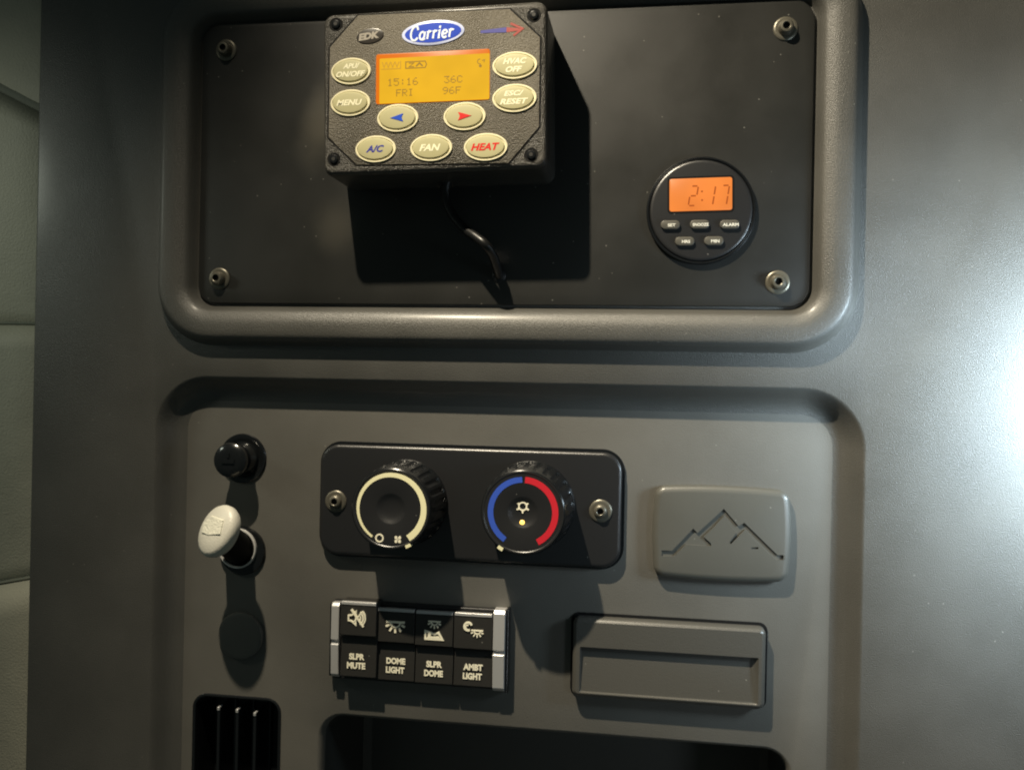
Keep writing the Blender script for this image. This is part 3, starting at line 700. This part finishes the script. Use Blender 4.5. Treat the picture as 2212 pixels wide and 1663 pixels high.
# ------------------------------------------------------------------ mountain plaque
PL = RD + 25
cx, cz, cw, ch = R(1408, 1050, 1711, 1257, PL)
t = thing('mountain_plaque', 'raised grey cover with an engraved mountain outline beside the climate dials', 'cover', (cx, cz, RD))
def ML(zx, zy):
    x, z = at(1362.6 + .1915 * zx, 1008.7 + .1915 * zy, PL); return x - cx, z - cz
def bulge(cw, ch, r, o, bx=9, bz=7):
    pts = rr(0, 0, cw + 2 * o - 2 * bx, ch + 2 * o - 2 * bz, r + o, 10); out = []
    W2, H2 = cw / 2, ch / 2; big = []
    n = len(pts)
    for i in range(n):                                         # subdivide the straight sides so that they can bow
        a, b = pts[i], pts[(i + 1) % n]; d = math.hypot(b[0] - a[0], b[1] - a[1]); m_ = max(1, int(d / 8))
        m_ = 16 if d > 60 else 1
        for k in range(m_): big.append((a[0] + (b[0] - a[0]) * k / m_, a[1] + (b[1] - a[1]) * k / m_))
    for x, z in big:
        fx = 1 - (z / H2) ** 2 * .95; fz = 1 - (x / W2) ** 2 * .95
        out.append((x + (x / W2) * bx * max(fx, 0), z + (z / H2) * bz * max(fz, 0)))
    return out
bm = NB(); loft(bm, [ring(bulge(cw, ch, 20, o), h) for o, h in ((0, 0), (0, 14), (-1, 18), (-3, 20.8), (-7, 22.9), (-11, 24.5), (-14, 25))], cap1=False)
top = bulge(cw, ch, 20, -14)
gro = [[ML(*q_) for q_ in ((345, 938), (465, 942), (705, 692), (752, 742), (1050, 470), (1215, 665), (1282, 628), (1655, 992), (1742, 992), (1738, 1046), (1640, 1045), (1400, 826), (1290, 706), (1225, 772), (1132, 868), (1112, 850), (1188, 742), (1058, 545), (948, 668), (822, 786), (905, 860), (905, 892), (625, 872), (487, 1005), (350, 1003))]]
p = [ML(1360, 915), ML(1440, 912)]; L_, R_ = ribbon(p, 4); gro.append(L_ + R_[::-1])
fill(bm, [top] + gro, 25)
for g in gro:
    loft(bm, [ring(g, 25), ring(inset(g, 0), 20.5)], cap1=False)
    fill(bm, [g], 20.5)
obj('plaque', bm, 'plaque', t, angle=30)

# ------------------------------------------------------------------ pull latch
PL = RD + 31
cx, cz, cw, ch = R(1236, 1346, 1654, 1519, PL)
t = thing('pull_latch', 'grey rectangular latch with a long finger slot below the mountain cover', 'latch', (cx, cz, RD))
hw, hh_ = cw / 2, ch / 2
bm = NB(); prof(bm, 0, 0, cw, ch, 12, [(6, 0), (6, 2.5), (3, 3.2)], n=6); obj('surround_gap', bm, 'dark', t)
# pocketed body: outer shell + pocket, pocket runs down to the lower edge lip
pk = (-hw + 16, hw - 14, -hh_ + 5, 24)
bm = NB()
prof(bm, 0, 0, cw, ch, 14, [(0, 0), (0, 22), (-1, 25), (-3, 27.8), (-6, 29.8), (-8, 31)], cap1=False, n=8)
outl = rr(0, 0, cw - 16, ch - 16, 6, 8)
pw2, ph2 = pk[1] - pk[0], pk[3] - (-hh_ + 10); pcx, pcz = (pk[0] + pk[1]) / 2, (pk[3] + (-hh_ + 10)) / 2
fill(bm, [outl, rr(pcx, pcz, pw2, ph2, 3, 3)], 31)
A = rr(pcx, pcz, pw2, ph2, 3, 3); 
def shift(pts, l, r, tt, b_):
    return [(x + (l if x < pcx else -r), z + (-tt if z > pcz else b_)) for x, z in pts]
loft(bm, [ring(A, 31), ring(shift(A, 1, 3, 0, 1), 28), [(x, z, 17 if z > pcz else 25) for x, z in shift(A, 3, 16, 1, 2)]], cap1=True)
obj('latch_body', bm, 'latch', t, angle=30)

# ------------------------------------------------------------------ power sockets at the left
# upper round push fitting
cx, cz = at(523, 990, RD + 6)
t = thing('push_button', 'glossy black round push knob, uppermost of the round fittings at the left', 'knob', (cx, cz, RD))
bm = NB(); lathe(bm, 0, 0, [(58, 0), (58, 3), (56.5, 5.2), (53, 6), (44, 5), (40, 3.2)], n=72); obj('flange', bm, 'gloss', t)
bm = NB(); lathe(bm, 0, 0, [(40, 3), (38, 14), (33, 22), (31, 32), (33, 44), (38, 54), (40, 62), (38.5, 69), (32, 74), (20, 76.5), (8, 77)], n=64); kb = obj('knob_cap', bm, 'gloss', t)
bm = NB(); stroke(bm, [(-15, -1), (15, -1)], 9, 74, 80); stroke(bm, [(0, 7), (0, 17)], 6, 74, 79.4); obj('grip_ridge', bm, 'gloss', kb, angle=80)
# middle socket with pulled plug
cx, cz = at(523, 1190, RD + 6)
t = thing('power_socket', 'black round power socket with a silver ring, middle of the three round fittings', 'socket', (cx, cz, RD))
rx0, rz0 = at(513, 1184, RD + 12); 
bm = NB(); lathe(bm, 0, 0, [(56, 0), (56, 5), (54, 8), (50, 9)], n=72); obj('flange', bm, 'gloss', t)
bm = NB(); lathe(bm, 0, 0, [(46.5, 8), (46.5, 15), (45.2, 16.8), (43, 16.8), (42, 15), (42, 9)], n=72, cap1=False); obj('silver_ring', bm, 'chrome', t, (rx0 - cx, rz0 - cz, 0))
bm = NB(); lathe(bm, 0, 0, [(42, 9.5), (30, 9.5), (26, 9.4)], n=48); obj('socket_well', bm, 'dark', t, (rx0 - cx, rz0 - cz, 0))
# plug tilted up, held in the socket
hx, hz = at(471, 1147, 92)
base = Vector((rx0, rz0, RD + 10)); head = Vector((hx, hz, 92)); ax = (head - base)
t = thing('pulled_plug', 'cream capped plug on a black stem pulled out of the ringed socket and tilted up', 'plug', tuple(base))
def tl(bm, profile, n, ax, squash=1.0, ang=0.0, start=Vector((0, 0, 0))):
    d = ax.normalized(); e1 = d.cross(Vector((0, 1, 0))).normalized(); e2 = d.cross(e1)
    ca, sa = math.cos(ang), math.sin(ang); f1 = e1 * ca + e2 * sa; f2 = -e1 * sa + e2 * ca
    rings = []
    for r, s_ in profile:
        rings.append([tuple(start + d * s_ + f1 * r * math.cos(2 * math.pi * i / n) + f2 * r * squash * math.sin(2 * math.pi * i / n)) for i in range(n)])
    loft(bm, rings, True, True)
Lx = ax.length
bm = NB(); tl(bm, [(35, -2), (35, 30), (34, Lx - 30), (34, Lx - 10)], 48, ax); obj('stem', bm, 'dark', t)
hd_ = Vector((-.62, .42, 1.25))
bm = NB(); tl(bm, [(34, -22), (54, -19), (60, -9), (61, 2), (58, 9), (49, 14), (28, 17), (8, 18)], 56, hd_, .84, math.radians(60), head - base); cp_ = obj('plug_cap', bm, 'plug', t, angle=50)
d = hd_.normalized(); e1 = d.cross(Vector((0, 1, 0))).normalized(); e2 = d.cross(e1)
bm = NB(); c = head - base + d * 16.5
def q3(a_, b_, s_): return tuple(c + e1 * a_ + e2 * b_ + d * s_)
pts = [(-30, -25), (12, -30), (32, -12), (30, 10), (4, 13), (-32, 7)]
loft(bm, [[q3(a_, b_, -3) for a_, b_ in pts], [q3(a_, b_, 3.0) for a_, b_ in pts]], True, True); obj('cap_label', bm, 'plugtop', cp_, bevel=2)
# lower blank
cx, cz = at(520, 1372, RD + 4)
t = thing('blank_cap', 'flat grey round blanking cap mostly in shadow, lowest of the three round fittings', 'cap', (cx, cz, RD))
bm = NB(); lathe(bm, 0, 0, [(55, 0), (55, 7), (53.5, 9.5), (51, 10.5), (44, 11)], n=72); obj('cap_disc', bm, 'recess', t)

# ------------------------------------------------------------------ vent with fins
t = thing('air_vent', 'black slotted vent opening with three upright fins at the bottom left', 'vent', (vx, vz, RD))
bm = NB(); prof(bm, 0, 0, vw, vh, 34, [(1, -2), (1, 2), (-1, 3.5), (-3, 4), (-6, 2), (-8, -4), (-12, -90)], n=8); obj('vent_frame', bm, 'gloss', t)
ztop = at(515, 1527, RD - 10)[1] - vz
for (fx, fy) in ((475, 1524), (515, 1529), (553, 1536)):
    xa = at(fx, fy, RD - 8)[0] - vx; za = at(fx, fy, RD - 8)[1] - vz
    bm = NB(); box(bm, -4, 4, -vh / 2 + 17 - 0, za, -80, -1); o = obj('fin', bm, 'gloss', t, (xa, 0, 0), bevel=3)
    bm = NB(); loft(bm, [[(-3.4, za - 9, h_) , (3.4, za - 9, h_), (3.4, za + .6, h_), (-3.4, za + .6, h_)] for h_ in (-20, 1)], True, True); obj('fin_glint', bm, 'silver', o, bevel=2.5)  # pale tip added to stand in for the highlight on the fin

# ------------------------------------------------------------------ open cubby
t = thing('storage_cubby', 'dark open storage cubby with rounded corners along the bottom below the switches', 'cubby', (tx, tz, RD))
bm = NB(); prof(bm, 0, 0, tw, th, 58, [(-8, -24), (-10, -60), (-12, -300), (-30, -318)], n=10); obj('liner', bm, 'deep', t, angle=40)
bm = NB(); box(bm, -4, 4, -th / 2 + 70, th / 2 - 70, -5, 0); obj('liner_rib', bm, 'gloss', t, (at(703, 1700, RD - 90)[0] - tx, 0, -88), bevel=2)
print('objects', len(bpy.data.objects))
